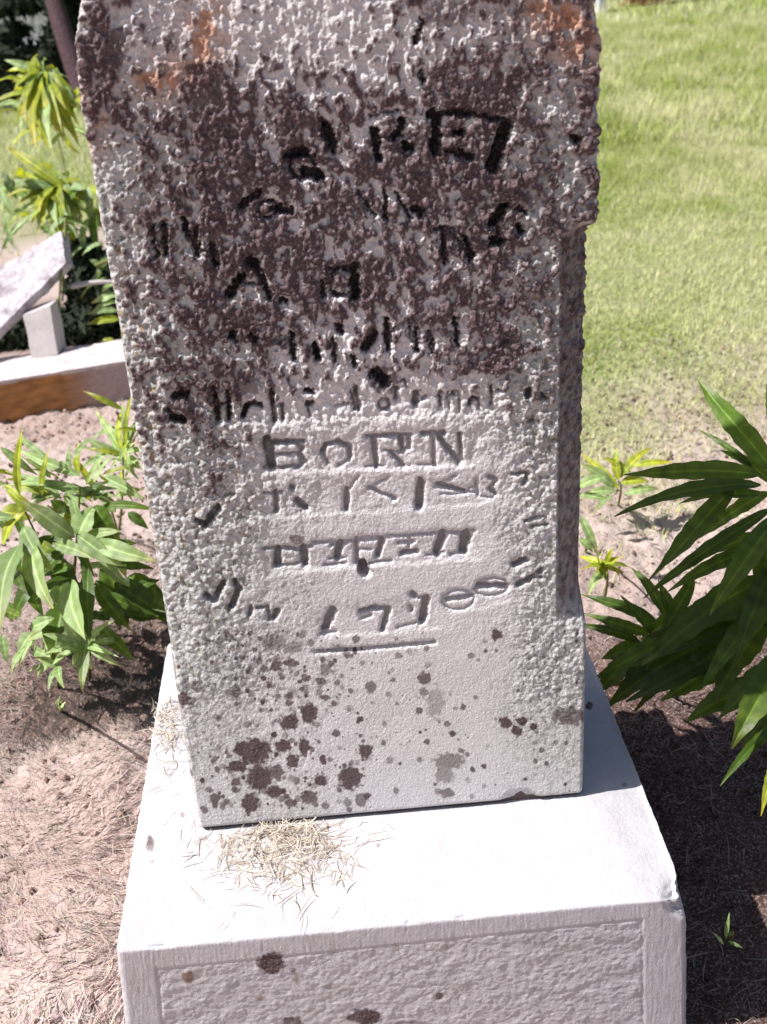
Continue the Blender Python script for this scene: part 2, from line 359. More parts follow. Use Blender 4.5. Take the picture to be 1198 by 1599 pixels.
# carved strokes: (x0, y0, x1, y1, width) measured on the stone, in picture units
ST = [(455,240,475,238,15),(478,268,500,275,15),(510,198,518,224,14),(428,325,450,328,11),(405,300,376,322,10),(288,342,292,368,9),(303,358,309,400,8),
 (332,382,336,412,9),(390,406,400,414,13),(585,205,590,247,11),(577,180,624,173,5),(629,188,617,214,11),(634,228,641,232,13),(682,180,679,234,13),(672,176,732,176,10),
 (712,206,722,206,11),(702,235,736,243,9),(790,198,768,262,16),(896,215,901,219,9),(659,32,648,68,7),(657,112,660,126,7),(786,325,770,346,14),(810,327,818,329,9),
 (770,376,780,378,12),(810,356,814,362,9),(648,326,658,330,12),(691,357,695,408,8),(727,371,736,400,9),(391,411,398,414,12),(378,431,359,458,12),(554,418,554,462,13),
 (512,420,549,417,8),(505,443,505,464,7),(438,469,449,471,8),(394,523,400,531,9),(364,519,364,528,9),(490,540,496,558,11),(586,520,571,543,10),(552,558,552,568,9),
 (528,510,533,517,8),(272,619,292,616,9),(280,618,284,606,7),(268,652,286,656,10),(262,640,272,650,6),(333,605,341,655,8),(341,632,356,630,5),(357,612,358,655,7),(380,650,384,636,9),(384,636,396,629,8),(396,629,408,634,7),
 (423,610,429,657,7),(429,636,440,632,4),(441,632,442,655,5),(477,610,486,611,8),(481,631,488,629,8),(480,632,484,650,5),(524,633,546,631,4),(549,612,554,640,6),(556,606,560,640,6),
 (587,583,600,596,16),(618,605,619,622,7),(633,596,635,604,6),(651,614,648,632,9),(655,628,668,618,4),(687,612,688,636,5),(700,612,702,640,4),(702,618,714,612,4),(716,615,717,638,4),
 (733,632,738,622,5),(738,622,747,624,5),(747,624,748,636,4),(767,603,768,632,5),(778,612,790,610,4),(824,611,824,618,7),(829,657,832,657,5),(847,616,849,620,6),
 # BORN
 (462,692,474,700,6),(474,700,466,709,6),(466,709,477,720,6),(477,720,462,731,6),(412,688,432,688,5),(411,730,436,730,4),
 (572,681,600,681,5),(574,728,598,728,4),(638,682,640,698,6),(640,698,628,706,6),(654,726,676,726,3),(622,728,640,728,3),
 (417,688,424,728,13),(420,692,474,689,7),(430,710,462,708,4),(438,731,464,727,5),(468,692,470,724,5),(504,706,508,696,8),(508,696,528,689,6),(528,689,546,698,7),(546,698,546,716,7),(546,716,528,728,4),(506,712,512,724,5),
 (577,681,640,679,6),(583,686,588,728,8),(626,684,628,702,8),(600,704,624,706,4),(610,706,630,728,7),(660,677,694,676,7),(676,680,678,726,6),(684,680,718,724,8),(718,678,720,724,6),
 # day, year
 (430,768,431,798,7),(412,770,440,769,4),(464,783,478,793,10),(541,764,541,796,8),(454,760,458,762,6),(560,742,545,765,3),(577,762,617,780,6),(577,762,608,744,3),(657,752,655,792,11),
 (684,757,726,768,8),(686,756,712,742,3),(690,772,722,772,3),(764,744,775,750,6),(775,752,766,764,5),(766,764,774,772,6),(744,750,747,774,4),(752,776,770,778,3),(800,740,824,738,4),(824,738,818,754,5),(306,812,322,818,6),(322,818,340,792,9),
 # DIED
 (446,856,478,862,5),(450,884,474,878,4),(518,852,540,850,5),(516,873,538,872,4),(556,842,558,878,7),(556,860,580,858,4),(686,832,730,832,5),(640,838,638,864,5),(716,862,734,850,4),
 (412,857,446,854,4),(434,858,433,880,11),(430,884,450,883,4),(468,855,486,853,5),(474,856,476,880,11),(488,848,600,842,4),(531,850,526,872,11),(508,884,540,880,4),(556,841,640,836,4),(566,882,571,895,12),
 (597,845,590,868,9),(578,880,612,876,4),(628,865,650,862,8),(622,848,646,846,5),(640,836,740,829,4),(692,833,682,864,11),(668,868,694,864,4),(729,835,723,860,13),(704,866,728,862,4),
 # lower date
 (348,911,334,938,8),(322,930,334,938,7),(366,908,374,920,8),(372,920,362,948,8),(391,948,390,960,6),(432,955,428,964,9),(400,950,418,948,4),(418,948,420,966,5),
 (520,954,507,982,11),(500,990,524,988,4),(564,956,586,950,8),(586,950,606,952,7),(606,952,598,984,8),(566,966,580,962,5),(666,936,659,970,11),(656,934,668,934,5),(622,981,656,971,3),(640,948,643,954,5),(644,927,649,931,7),
 (697,937,739,931,6),(747,915,789,916,8),(803,882,821,874,8),(809,914,834,899,6),(834,899,848,888,5),(828,900,846,902,3),
 (495,1018,600,1011,5),(600,1011,678,1003,5),(820,812,850,806,3),(832,822,856,818,3)]
def ell(cx, cy, rx, ry, w_, a0=0, a1=360, rot=-6):
    p = []
    for k in range(11):
        a = RAD(a0+(a1-a0)*k/10); x = rx*math.cos(a); y = ry*math.sin(a); q = RAD(rot)
        p.append((cx+x*math.cos(q)-y*math.sin(q), cy+x*math.sin(q)+y*math.cos(q)))
    return [(*p[k], *p[k+1], w_) for k in range(10)]
ST += ell(472, 258, 20, 21, 7) + ell(418, 326, 16, 14, 6) + ell(534, 440, 20, 22, 6)
ST += [(505,186,522,240,7),(590,214,630,212,6),(738,177,800,190,7),(288,345,309,398,7),(316,392,334,388,5),(397,408,420,462,9),(366,440,404,444,5),(680,357,712,357,6),(704,362,732,398,6),
 (774,330,780,378,7),(650,512,651,548,7),(672,516,673,550,6),(712,496,713,540,8),(690,520,712,518,4),(640,500,642,530,6),(605,500,606,546,8),(606,520,628,505,5),(520,530,524,566,7),(455,520,458,556,8),(430,530,455,528,5),
 (736,562,792,534,3),(240,352,244,400,6),(256,350,258,396,7),(560,300,584,334,6),(600,296,602,340,7),(618,300,640,340,6)]
ST += ell(716, 937, 26, 15, 3) + ell(768, 917, 27, 14, 3) + ell(738, 765, 6, 5, 3) + ell(600, 632, 9, 8, 5)
carve = np.zeros_like(h)
tj = 1+2.0*sstep(660, 580, PY)
jx = (1.3*fbm(PX/16, PY/16, 2, 161)+1.1*fbm(PX/5, PY/5, 2, 163))*tj; jy = (1.3*fbm(PX/16+50, PY/16, 2, 161)+1.1*fbm(PX/5+9, PY/5, 2, 165))*tj
wj = 1+.22*fbm(PX/11, PY/11, 3, 167)
for (x0, y0, x1, y1, wd) in ST:
    m = (PX > min(x0, x1)-wd-3) & (PX < max(x0, x1)+wd+3) & (PY > min(y0, y1)-wd-3) & (PY < max(y0, y1)+wd+3)
    if not m.any(): continue
    X = PX[m]+jx[m]; Y = PY[m]+jy[m]; dx, dy = x1-x0, y1-y0; L2 = dx*dx+dy*dy+1e-6
    t = np.clip(((X-x0)*dx+(Y-y0)*dy)/L2, 0, 1); d = np.hypot(X-x0-t*dx, Y-y0-t*dy)*wj[m]
    hi = float(sstep(690, 600, y0)); w5 = wd*(.5+.08*hi)
    dep = min(10.0, 1.8+.58*wd)*(1+.25*hi)*(.55*sstep(w5+1.2+1.5*hi, w5-2.0-2*hi, d)+.45*sstep(w5+4.5+2*hi, w5-2-2*hi, d))*(1-.35*hi*np.clip(.5+knob[m]+.8*fine[m], 0, 1))
    carve[m] = np.maximum(carve[m], dep)
wv = 7*fbm(PX/24, PY/24, 3, 168)
band = np.zeros_like(h)          # each line of text lies in a shallow worn trough whose lower lip catches the light
for (bx0, by0, bx1, by1, hh, dd) in [(330,638,800,616,26,2.0),(408,712,748,700,26,1.8),(408,785,800,758,24,1.2),(425,872,748,850,22,1.8),(500,972,690,955,24,1.5),(692,940,800,918,20,1.0)]:
    yc = by0+(PX-bx0)*(by1-by0)/(bx1-bx0)+2.0*fbm(PX/20, PY*0+by0, 2, 169)
    band = np.maximum(band, dd*.85*sstep(bx0-22, bx0+20, PX+wv)*sstep(bx1+22, bx1-20, PX+wv)*sstep(-hh-14, 2, PY-yc+wv*.5)*sstep(hh+6, hh-3, PY-yc+wv*.5))
puff = np.clip(1-worley(PX/13+.3*fbm(PX/12, PY/12, 2, 173), PY/13, 177)[0]*1.5, 0, 1)
h = h - band + puff*np.clip(band, 0, 1)*1.3*sstep(760, 640, PY)
h = h*(1-.5*np.clip(carve/3, 0, 1)) - carve
# soft raised weathering rim below the text rows
# worn edges
edge = (1-np.abs(SS))*HW*1000
h -= 4.0*np.clip(1-edge/5, 0, 1)**2 + 2.2*np.clip(1-mmz/4.5, 0, 1)**2
# chip at the foot
chipd = np.clip(1-np.hypot((PX-815)/36, (PY-1250)/21), 0, 1); h -= 6.5*sstep(0, .9, chipd*(1+.35*fbm(PX/9, PY/9, 2, 179)))*(PX > 700)
h -= ch
# colour
clean = np.array([.73, .705, .715]); dark = np.array([.062, .026, .031]); crustc = np.array([.45, .465, .44]); ochre = np.array([.24, .16, .045]); rust = np.array([.52, .24, .12])
tone = fbm(mmx/35, mmz/35, 4, 171); hq = np.clip((h+ch+band)/(1+Rg), -1.5, 1.5)
c = clean[None, None]*(1+.07*tone)[..., None]
warm = sstep(500, 700, PX)*sstep(950, 1150, PY)
c = c*(1-.35*warm[..., None]) + np.array([.70, .67, .63])*.35*warm[..., None]
k = np.clip(Cr*(1.0+.6*fine), 0, 1)*.75; c = c*(1-k[..., None])+crustc*k[..., None]
grn = sstep(-.08, .42, fbm(mmx/6, mmz/7, 4, 173, .65)-.25*hq)*np.clip(Cr*1.5, 0, 1)*.88
c = c*(1-grn[..., None])+np.array([.185, .195, .165])*grn[..., None]
light = sstep(.2, .6, fbm(mmx/9, mmz/9, 3, 175))*Cr*.5; c = c*(1-light[..., None])+np.array([.58, .60, .60])*light[..., None]
oc = sstep(.25, .7, fbm(mmx/8, mmz/9, 4, 181)-.25*(h > 1))*np.clip(Cr*1.3+.15*top, 0, 1)*(1-.6*sstep(750, 1000, PY)); c = c*(1-(oc*.8)[..., None])+ochre*(oc*.8)[..., None]
def blob(cx, cy, rx, ry): return np.exp(-(((PX-cx)/rx)**2+((PY-cy)/ry)**2))
ru = 1.25*np.clip(blob(320, 50, 34, 60)+blob(240, 120, 50, 22)*.7+blob(140, 190, 30, 60)*.5+blob(895, 60, 45, 60)+blob(850, 20, 60, 30)*.7+blob(265, 130, 60, 40)*.4, 0, 1)*sstep(-.7, .3, fbm(mmx/12, mmz/12, 4, 185))
ru = np.clip(ru, 0, 1); c = c*(1-(ru*.85)[..., None])+rust*(ru*.85)[..., None]; Dk = Dk*(1-.6*ru)
wh = np.clip(blob(250, 20, 40, 36)+blob(205, 75, 22, 28)+blob(880, 130, 25, 40)*.7, 0, 1); c = c*(1-.8*wh[..., None])+np.array([.80, .78, .80])*.8*wh[..., None]
Dk = Dk*(1-.7*wh)
hn = (h+ch+carve*.5)/(.6+1.6*Rg)
ns = .50*fbm(mmx/13, mmz/19, 4, 191, .5) + .66*fbm(mmx/24, mmz/30, 3, 197) + .16*fine - .85*hn*sstep(.25, .7, Rg)
tips = sstep(.55, 1.0, knob*top+.5*np.clip(streak, 0, 1)*top)
ns = ns - .9*tips
rk = rank(ns)
Dk = Dk*(.80-.22*np.clip(Cr, 0, 1))
soft = .04+.06*Rg
dm = sstep(-soft, soft, Dk-rk-.02)*(.90+.08*(1-Rg))
mid = sstep(-.30, -.05, Dk-rk)*sstep(.1, .5, Rg)*.30
c = c*(1-mid[..., None])+np.array([.28, .21, .215])*mid[..., None]
# dark spots seen one by one on the smooth part: (x, y, rx, ry, strength)
SP = [(776,991,9,8,1),(663,1059,11,9,.9),(663,1081,8,6,.7),(579,1073,8,9,.8),(655,1110,6,5,.9),(680,1097,14,22,.45),(790,1129,9,9,1),(815,1126,8,7,1),(807,1141,9,7,1),
 (890,1118,26,13,.8),(698,1130,6,5,.8),(431,1039,8,9,.9),(455,1035,11,6,.9),(508,1045,8,10,.7),(428,1002,20,14,.55),(458,1011,14,10,.6),(477,1058,7,6,.9),(502,1064,9,6,.9),(452,1086,6,6,.9),
 (451,1098,6,6,.9),(508,1089,10,4,.9),(483,1114,13,16,1),(452,1127,14,13,1),(563,1123,5,5,1),(286,1092,11,12,.9),(366,1080,12,9,.7),(307,1070,9,8,.7),(526,1144,6,5,.9),(398,1173,25,21,1),
 (371,1197,17,8,1),(376,1170,10,12,1),(442,1164,14,9,1),(475,1166,9,12,1),(457,1188,10,11,1),(406,1214,20,20,1),(431,1206,12,12,.9),(369,1221,8,7,.9),(428,1236,14,11,1),(391,1254,13,17,1),
 (336,1247,8,9,.9),(316,1219,4,4,1),(505,1186,5,9,1),(547,1214,18,18,1),(501,1219,11,8,1),(483,1245,14,10,.9),(453,1254,9,7,.9),(571,1173,11,12,1),(562,1250,9,10,.8),(543,1254,6,7,.7),
 (508,1258,6,5,.8),(525,1146,6,5,.9),(702,1188,22,12,.7),(695,1208,14,14,.6),(698,1238,11,7,.8),(756,1196,4,4,1),(738,1202,4,4,1),(679,1225,3,3,.9),(846,1171,5,4,.8),(640,1018,5,5,.4),
 (412,1044,6,5,.8),(548,1078,5,4,.8),(600,1160,4,4,.8),(720,1172,5,4,.8),(730,1178,4,4,.8),(868,1160,4,4,.6),(835,1160,4,3,.6),(556,998,7,6,.8),(465,842,13,7,.7),(568,888,12,9,.8),(600,592,22,22,.8),
 (160,80,38,38,.85),(190,55,22,12,.7),(790,545,26,28,.85),(770,520,22,24,.6),(740,150,50,34,.75),(330,145,38,38,.8),(304,108,16,10,.9),(290,640,26,22,.7),(385,600,24,16,.6),(700,20,34,22,.6)]
wob = 1+.40*fbm(PX/8, PY/8, 3, 201)
for (cx, cy, rx, ry, s_) in SP:
    m = (np.abs(PX-cx) < rx*2) & (np.abs(PY-cy) < ry*2)
    d = np.hypot((PX[m]-cx)/rx, (PY[m]-cy)/ry)*wob[m]
    dm[m] = np.maximum(dm[m], s_*sstep(1.2, .82, d)*(.90+.1*Rg[m]))
rr = np.random.RandomState(44)       # small specks
for k in range(760):
    z_ = rr.rand(); cx = rr.uniform(320, 905) if z_ < .5 else rr.normal(430, 70); cy = rr.uniform(985, 1265); rx = 1.3+rr.rand()**3*5
    if cx > 600 and rr.rand() < .45: continue
    m = (np.abs(PX-cx) < rx*2) & (np.abs(PY-cy) < rx*2)
    d = np.hypot(PX[m]-cx, PY[m]-cy)/rx*wob[m]; dm[m] = np.maximum(dm[m], rr.uniform(.35, .95)*sstep(1.2, .7, d))
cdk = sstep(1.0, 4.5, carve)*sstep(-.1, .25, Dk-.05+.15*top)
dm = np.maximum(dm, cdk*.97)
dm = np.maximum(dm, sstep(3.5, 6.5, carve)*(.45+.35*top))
# the chamfers carry their own grey-brown film of lichen
cd = cR*sstep(W2-C_W-.002, W2-C_W+.004, XX)*(.66+.34*sstep(-.3, .4, fbm(mmx/7, mmz/13, 4, 211)))
dm = np.maximum(dm, cd*.80)
dv = dark[None, None]*(1-.75*cdk*sstep(3, 7, carve))[..., None]*(1+.35*fbm(mmx/6, mmz/6, 3, 221))[..., None]
halo = sstep(.0, -.10, rk-Dk-.06)*(1-dm)*.0
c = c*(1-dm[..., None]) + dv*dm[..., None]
fl = sstep(.30, .62, fbm(mmx/3.4, mmz/4.2, 3, 227)+.25*fine)*Rg*sstep(.3, .8, dm)*(1-cdk)*.45
c = c*(1-fl[..., None])+np.array([.44, .40, .42])*(1+.2*fine)[..., None]*fl[..., None]
c = np.clip(c, .01, .9)
# geometry: local frame, y = depth from the front plane
Xd = XX + np.sign(SS)*sstep(.93, 1.0, np.abs(SS))*np.clip(h+ch, -1, 4)*.0004
Yd = -h/1000
nr, nc = XX.shape
parts_V = [np.stack([Xd, Yd, ZZ], -1).reshape(-1, 3)]; faces = [grid_faces(nr, nc)]; cols = [c.reshape(-1, 3)]
off = nr*nc
ns_ = 26
for side in (0, nc-1):       # side walls, continuing the front's edge column
    t = np.linspace(0, 1, ns_)[None, :]
    x0 = Xd[:, side][:, None]; y0 = Yd[:, side][:, None]; xw = np.sign(XX[0, side])*HW[:, side][:, None]
    zz = ZZ[:, side][:, None]
    yy = y0 + (DEPTH-y0)*t; nn = fbm(yy*70+11, zz*70, 4, 231+side)*.0015
    xx = x0*(1-np.clip(t*9, 0, 1)) + xw*np.clip(t*9, 0, 1) + np.sign(xw)*nn*np.clip(t*9, 0, 1)
    vv = np.stack([xx+0*t, yy+0*zz, zz+0*t], -1); parts_V.append(vv.reshape(-1, 3)); faces.append(grid_faces(nr, ns_, off, flip=(side == 0)))
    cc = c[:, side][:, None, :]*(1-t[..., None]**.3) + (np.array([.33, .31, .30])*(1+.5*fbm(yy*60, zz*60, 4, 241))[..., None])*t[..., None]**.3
    cols.append(np.clip(cc, .02, .8).reshape(-1, 3)); off += nr*ns_
bx = np.stack([SS[::8, ::8]*HW[::8, ::8], np.full(SS[::8, ::8].shape, DEPTH), ZZ[::8, ::8]], -1)
parts_V.append(bx.reshape(-1, 3)); faces.append(grid_faces(bx.shape[0], bx.shape[1], off, flip=True)); cols.append(np.full((bx.shape[0]*bx.shape[1], 3), .34)); off += bx.shape[0]*bx.shape[1]
me = mesh_np('tablet', np.concatenate(parts_V), np.concatenate(faces)); vcol(me, 'tint', np.concatenate(cols))
me.materials.append(M['marble'])
o = link('tablet', me, None, None); o.parent = ston; o.location = (0, 0, JOINT); o.rotation_euler = (-LEAN, 0, 0)
# mortar joint, recessed under the stone
jv = [(-.192, .005, -.012), (.192, .005, -.012), (.192, .17, -.03), (-.192, .17, -.03), (-.192, .005, .012), (.192, .005, .012), (.192, .17, .0), (-.192, .17, .0)]
me = bpy.data.meshes.new('mortar_joint'); me.from_pydata(jv, [], [(0, 3, 2, 1), (4, 5, 6, 7), (0, 1, 5, 4), (1, 2, 6, 5), (2, 3, 7, 6), (3, 0, 4, 7)]); me.update(); me.materials.append(M['joint'])
o = link('mortar_joint', me, None, None, smooth=False); o.parent = ston
o['label'] = 'dark brown joint under the stone'

# ------------------------------------------------------------------ base block
HXb, YF, YB = .2665, -.1385, .352
def box_grid(nx, ny, nz):
    Vs, Fs = [], []; off = 0
    def face(A, B, Cc, flip):
        nonlocal off
        Vs.append(np.stack([A, B, Cc], -1).reshape(-1, 3)); Fs.append(grid_faces(A.shape[0], A.shape[1], off, flip)); off += A.size
    x = np.linspace(-1, 1, nx); y = np.linspace(-1, 1, ny); z = np.linspace(-1, 1, nz)
    X, Y = np.meshgrid(x, y); face(X, Y, np.ones_like(X), False)
    X, Z = np.meshgrid(x, z); face(X, -np.ones_like(X), Z, False); face(X, np.ones_like(X), Z, True)
    Y, Z = np.meshgrid(y, z); face(np.ones_like(Y), Y, Z, False); face(-np.ones_like(Y), Y, Z, True)
    return np.concatenate(Vs), np.concatenate(Fs), nx*ny, nx*nz
Vb, Fb, ntop, nfront = box_grid(520, 420, 230)
x = Vb[:, 0]*HXb; y = (YF+YB)/2+Vb[:, 1]*(YB-YF)/2; z = BASE_H*.5*(1+Vb[:, 2])-0.0
z = np.where(Vb[:, 2] < -.999, -.06, z)
P = np.stack([x, y, z], -1)
rc = .007
inner = np.stack([np.clip(x, -HXb+rc, HXb-rc), np.clip(y, YF+rc, YB-rc), np.minimum(z, BASE_H-rc)], -1)
d = P-inner; L = np.linalg.norm(d, axis=1)[:, None]+1e-9; N = d/L
P = inner+N*np.minimum(L, rc)
def n3(p, s, seed): return fbm(p[:, 0]*s+p[:, 2]*s*.7, p[:, 1]*s+p[:, 2]*s*.8, 4, seed)
isf = np.clip(-N[:, 1], 0, 1)**2; ist = np.clip(N[:, 2], 0, 1)**2
bxm, bzm = P[:, 0]*1000, P[:, 2]*1000
zt = BASE_H*1000 - bzm
panel = sstep(29, 33, zt+.01*bxm)*sstep(HXb*1000-38, HXb*1000-42, np.abs(bxm+4))
pd, pv = worley(bxm/6.5+.3*gnoise(bxm/8, bzm/8, 3), bzm/6.5, 301)
peck = (np.clip(1-pd*1.2, -.2, 1)*(.3+pv)*.9 + 1.0*fbm(bxm/14, bzm/14, 3, 305) + .5*fbm(bxm/4, bzm/4, 2, 308))
tool = .35*fbm(bxm/2.3, bzm/28, 2, 311)
groove = np.exp(-((zt+.01*bxm-30.5)/1.6)**2)*sstep(HXb*1000-35, HXb*1000-42, np.abs(bxm+4)) + np.exp(-((np.abs(bxm+4)-(HXb*1000-39.5))/1.5)**2)*sstep(27, 30, zt)
hf = isf*(panel*(.42*peck+.5*fbm(bxm/30, bzm/22, 3, 313)-.5) + (1-panel)*tool*.6 - groove*.6)
ht = ist*(.45*fbm(P[:, 0]*45, P[:, 1]*45, 4, 321) + .2*fbm(P[:, 0]*300, P[:, 1]*300, 2, 325))
hs = (1-isf-ist)*.8*n3(P, 60, 331)
P = P + N*((hf+ht+hs)/1000)[:, None]
# worn weathering of the top: right margin falls away, front right corner knocked off, edges uneven
fall = sstep(.195, .28, P[:, 0])**1.3*.010*sstep(-.06, .3, P[:, 2])*sstep(.0, .21, P[:, 2])
fl2 = sstep(-.07, -.145, P[:, 1])*.004*ist
P[:, 2] -= fall*ist.clip(.25, 1)+fl2
cc = np.clip(1-np.linalg.norm((P-np.array([.272, -.145, BASE_H-.005]))/np.array([.034, .050, .035]), axis=1), 0, 1)
P -= np.array([.5, -.6, .62])*(sstep(0, .8, cc)*.012*(1+.3*n3(P, 120, 341)))[:, None]
chip = np.clip(n3(P, 28, 345)-.25, 0, 1)*np.clip((isf*ist)*4, 0, 1)*.006; P -= N*chip[:, None]
P[:, 0] *= 1+.30*np.clip(BASE_H-P[:, 2], 0, .3)       # slight batter
me = mesh_np('block', P, Fb)
px, py = proj(P)
c = np.full((len(P), 3), 1.0)*np.array([.515, .505, .53]); c *= (1+.07*n3(P, 14, 351)+.05*n3(P, 60, 353))[:, None]
ff = isf[:, None]*(P[:, 2] < BASE_H-.006)[:, None]; c = c*(1-.5*ff)+np.array([.70, .66, .68])*.5*ff*(1+.08*fbm(bxm/10, bzm/10, 3, 355))[:, None]
wb = 1+.3*fbm(px/9, py/9, 3, 361)
for (cx, cy, rx, ry, s_, kk) in [(424,1504,21,18,.95,0),(294,1526,10,9,.8,1),(571,1588,26,13,.95,0),(457,1597,16,10,.95,0),(235,1317,6,13,.8,0),(591,1320,3,4,.6,0),(686,1555,6,6,.8,0),(285,1272,4,5,.6,0),(920,1102,5,7,1,0),
                               (405,1558,7,5,.6,1),(520,1540,14,4,.35,1),(640,1598,30,5,.6,0),(457,1515,5,4,.6,0),(463,1527,7,11,.35,1),(700,1477,5,5,.45,1),(617,1478,8,4,.4,1),(975,1225,5,3,.5,0),(238,1345,3,3,.6,1),(520,1480,4,14,.3,1)]:
    d = np.hypot((px-cx)/rx, (py-cy)/ry)*wb; m_ = (s_*sstep(1.15, .8, d)*((isf > .3) | (ist > .3)))[:, None]
    c = c*(1-m_)+(np.array([.075, .033, .032]) if kk == 0 else np.array([.26, .14, .07]))*m_
st = (np.exp(-((px-455)/120)**2-((py-1335)/55)**2)*sstep(-.4, .5, fbm(px/30, py/30, 4, 371))*.45*(ist > .5))[:, None]
c = c*(1-st)+np.array([.66, .58, .46])*st
vcol(me, 'tint', np.clip(c, .02, .9)); me.materials.append(M['base'])
bro = empty('stone_plinth', (0, 0, 0))
tag(bro, 'white marble base block with pecked panel on its front, carrying the tall gravestone', 'plinth')
o = link('block', me, None, bro)

# clippings lying on the base
def clippings(name, cx, cy, sx, sy, n, zr, label, seed, spread=1.3):
    r = np.random.RandomState(seed)
    pts = np.array([on_z(cx+sx*r.randn(), cy+sy*abs(r.randn())*(1 if k % 4 else -.3), BASE_H) for k in range(n)])
    pts = pts[(pts[:, 1] < -.004) | (np.abs(pts[:, 0]) > .205)]; n = len(pts)
    dist = np.hypot(*(np.array(proj(pts))-np.array([[cx], [cy]])))/90
    pts[:, 2] = BASE_H+.001+r.rand(n)*zr*np.clip(1.1-dist, .05, 1)
    a = r.uniform(0, np.pi*2, n); d = np.stack([np.cos(a), np.sin(a), r.normal(0, .10, n)], -1)
    c = np.array([.66, .58, .49])*r.uniform(.45, 1.3, n)[:, None]
    o = ribbons(name, pts, d, r.uniform(.008, .032, n), r.uniform(.0006, .0017, n), r.normal(0, .45, n), np.abs(r.normal(0, .001, n)), c, M['straw'], segs=5, seed=seed)
    return tag(o, label, 'clippings', kind='stuff')
clippings('grass_clippings', 440, 1300, 58, 42, 760, .009, 'little heap of dry tan grass clippings on the base at the foot of the stone', 15)
clippings('grass_clippings', 262, 1120, 14, 45, 160, .006, 'dry clippings on the narrow left margin of the base', 16)

# ------------------------------------------------------------------ generic stone lump
def slab(name, corners, thick, material, parent, bumpy=.004, n=26, seed=0, tint=None):
    """corners: 4 world points of the upper face (a,b,c,d order); thick: vector to the lower face."""
    A, B, Cc, D = [np.array(p, float) for p in corners]; T = np.array(thick, float)
    Vs, Fs = [], []; off = 0
    def f(p00, p10, p11, p01):
        nonlocal off
        u, v = np.meshgrid(np.linspace(0, 1, n), np.linspace(0, 1, n)); u = u[..., None]; v = v[..., None]
        Pp = (p00*(1-u)+p10*u)*(1-v)+(p01*(1-u)+p11*u)*v
        Vs.append(Pp.reshape(-1, 3)); Fs.append(grid_faces(n, n, off)); off += n*n
    f(A, B, Cc, D); f(A+T, D+T, Cc+T, B+T)
    for p, q in ((A, B), (B, Cc), (Cc, D), (D, A)): f(p+T, q+T, q, p)
    P = np.concatenate(Vs); ctr = (A+B+Cc+D)/4+T/2
    d = P-ctr
    k = 18.0
    a = fbm(P[:, 0]*k+P[:, 2]*9, P[:, 1]*k+P[:, 2]*k, 4, seed+400)
    P = P + d/np.linalg.norm(d, axis=1)[:, None]*(a*bumpy)[:, None]
    me = mesh_np(name, P, np.concatenate(Fs))
    if tint is not None: vcol(me, 'tint', tint(P))
    return link(name, me, material, parent, smooth=False)

# broken monument on the left
kerb_z = .10
a = on_z(-60, 605, kerb_z); b = on_z(205, 562, kerb_z)
back1 = on_z(215, 536, kerb_z); back0 = on_z(-60, 578, kerb_z)
dv_ = np.array([0, 0, -.15]) + 0
o = slab('stone_kerb', [a, b, back1+np.array([0, .05, 0]), back0+np.array([0, .05, 0])], dv_, M['rust_stone'], None, .004, 40, 3,
     tint=lambda P: np.where((P[:, 2] < kerb_z-.008)[:, None], np.array([.42, .20, .075])*(1+.5*fbm(P[:, 0]*25, P[:, 2]*60, 4, 3))[:, None]*(1-sstep(b[0]-.18, b[0]-.06, P[:, 0]))[:, None]
                            + np.array([.42, .34, .33])*sstep(b[0]-.18, b[0]-.06, P[:, 0])[:, None], np.array([.60, .54, .54])*(1+.2*fbm(P[:, 0]*30, P[:, 1]*30, 4, 9))[:, None]))
tag(o, 'low white stone kerb with rust stained front face, left of the tall gravestone', 'stone kerb')
wk = depth_of((a+b)/2)
pb = on_z(62, 560, kerb_z); wp = depth_of(pb)
A_ = at(36, 492, wp+.0); B_ = at(78, 478, wp+.0); C_ = at(90, 553, wp+.01); D_ = at(50, 562, wp+.01)
o = slab('stone_block', [D_, C_, B_, A_], np.array([.01, .06, .0]), M['pale_stone'], None, .002, 14, 5)
tag(o, 'small pale upright stone block propping the fallen slab on the kerb', 'stone block')
A_ = at(-50, 455, wp-.02); B_ = at(62, 364, wp+.16); C_ = at(107, 376, wp+.14); D_ = at(100, 412, wp+.06); E_ = at(-50, 560, wp-.10)
o = slab('fallen_slab', [at(-60, 572, wp-.06), at(103, 410, wp+.05), at(96, 360, wp+.10), at(-60, 452, wp+.05)], np.array([.012, .02, -.016]), M['white_stone'], None, .005, 40, 7)
tag(o, 'rough white broken slab leaning against a small stone block at far left', 'broken slab')

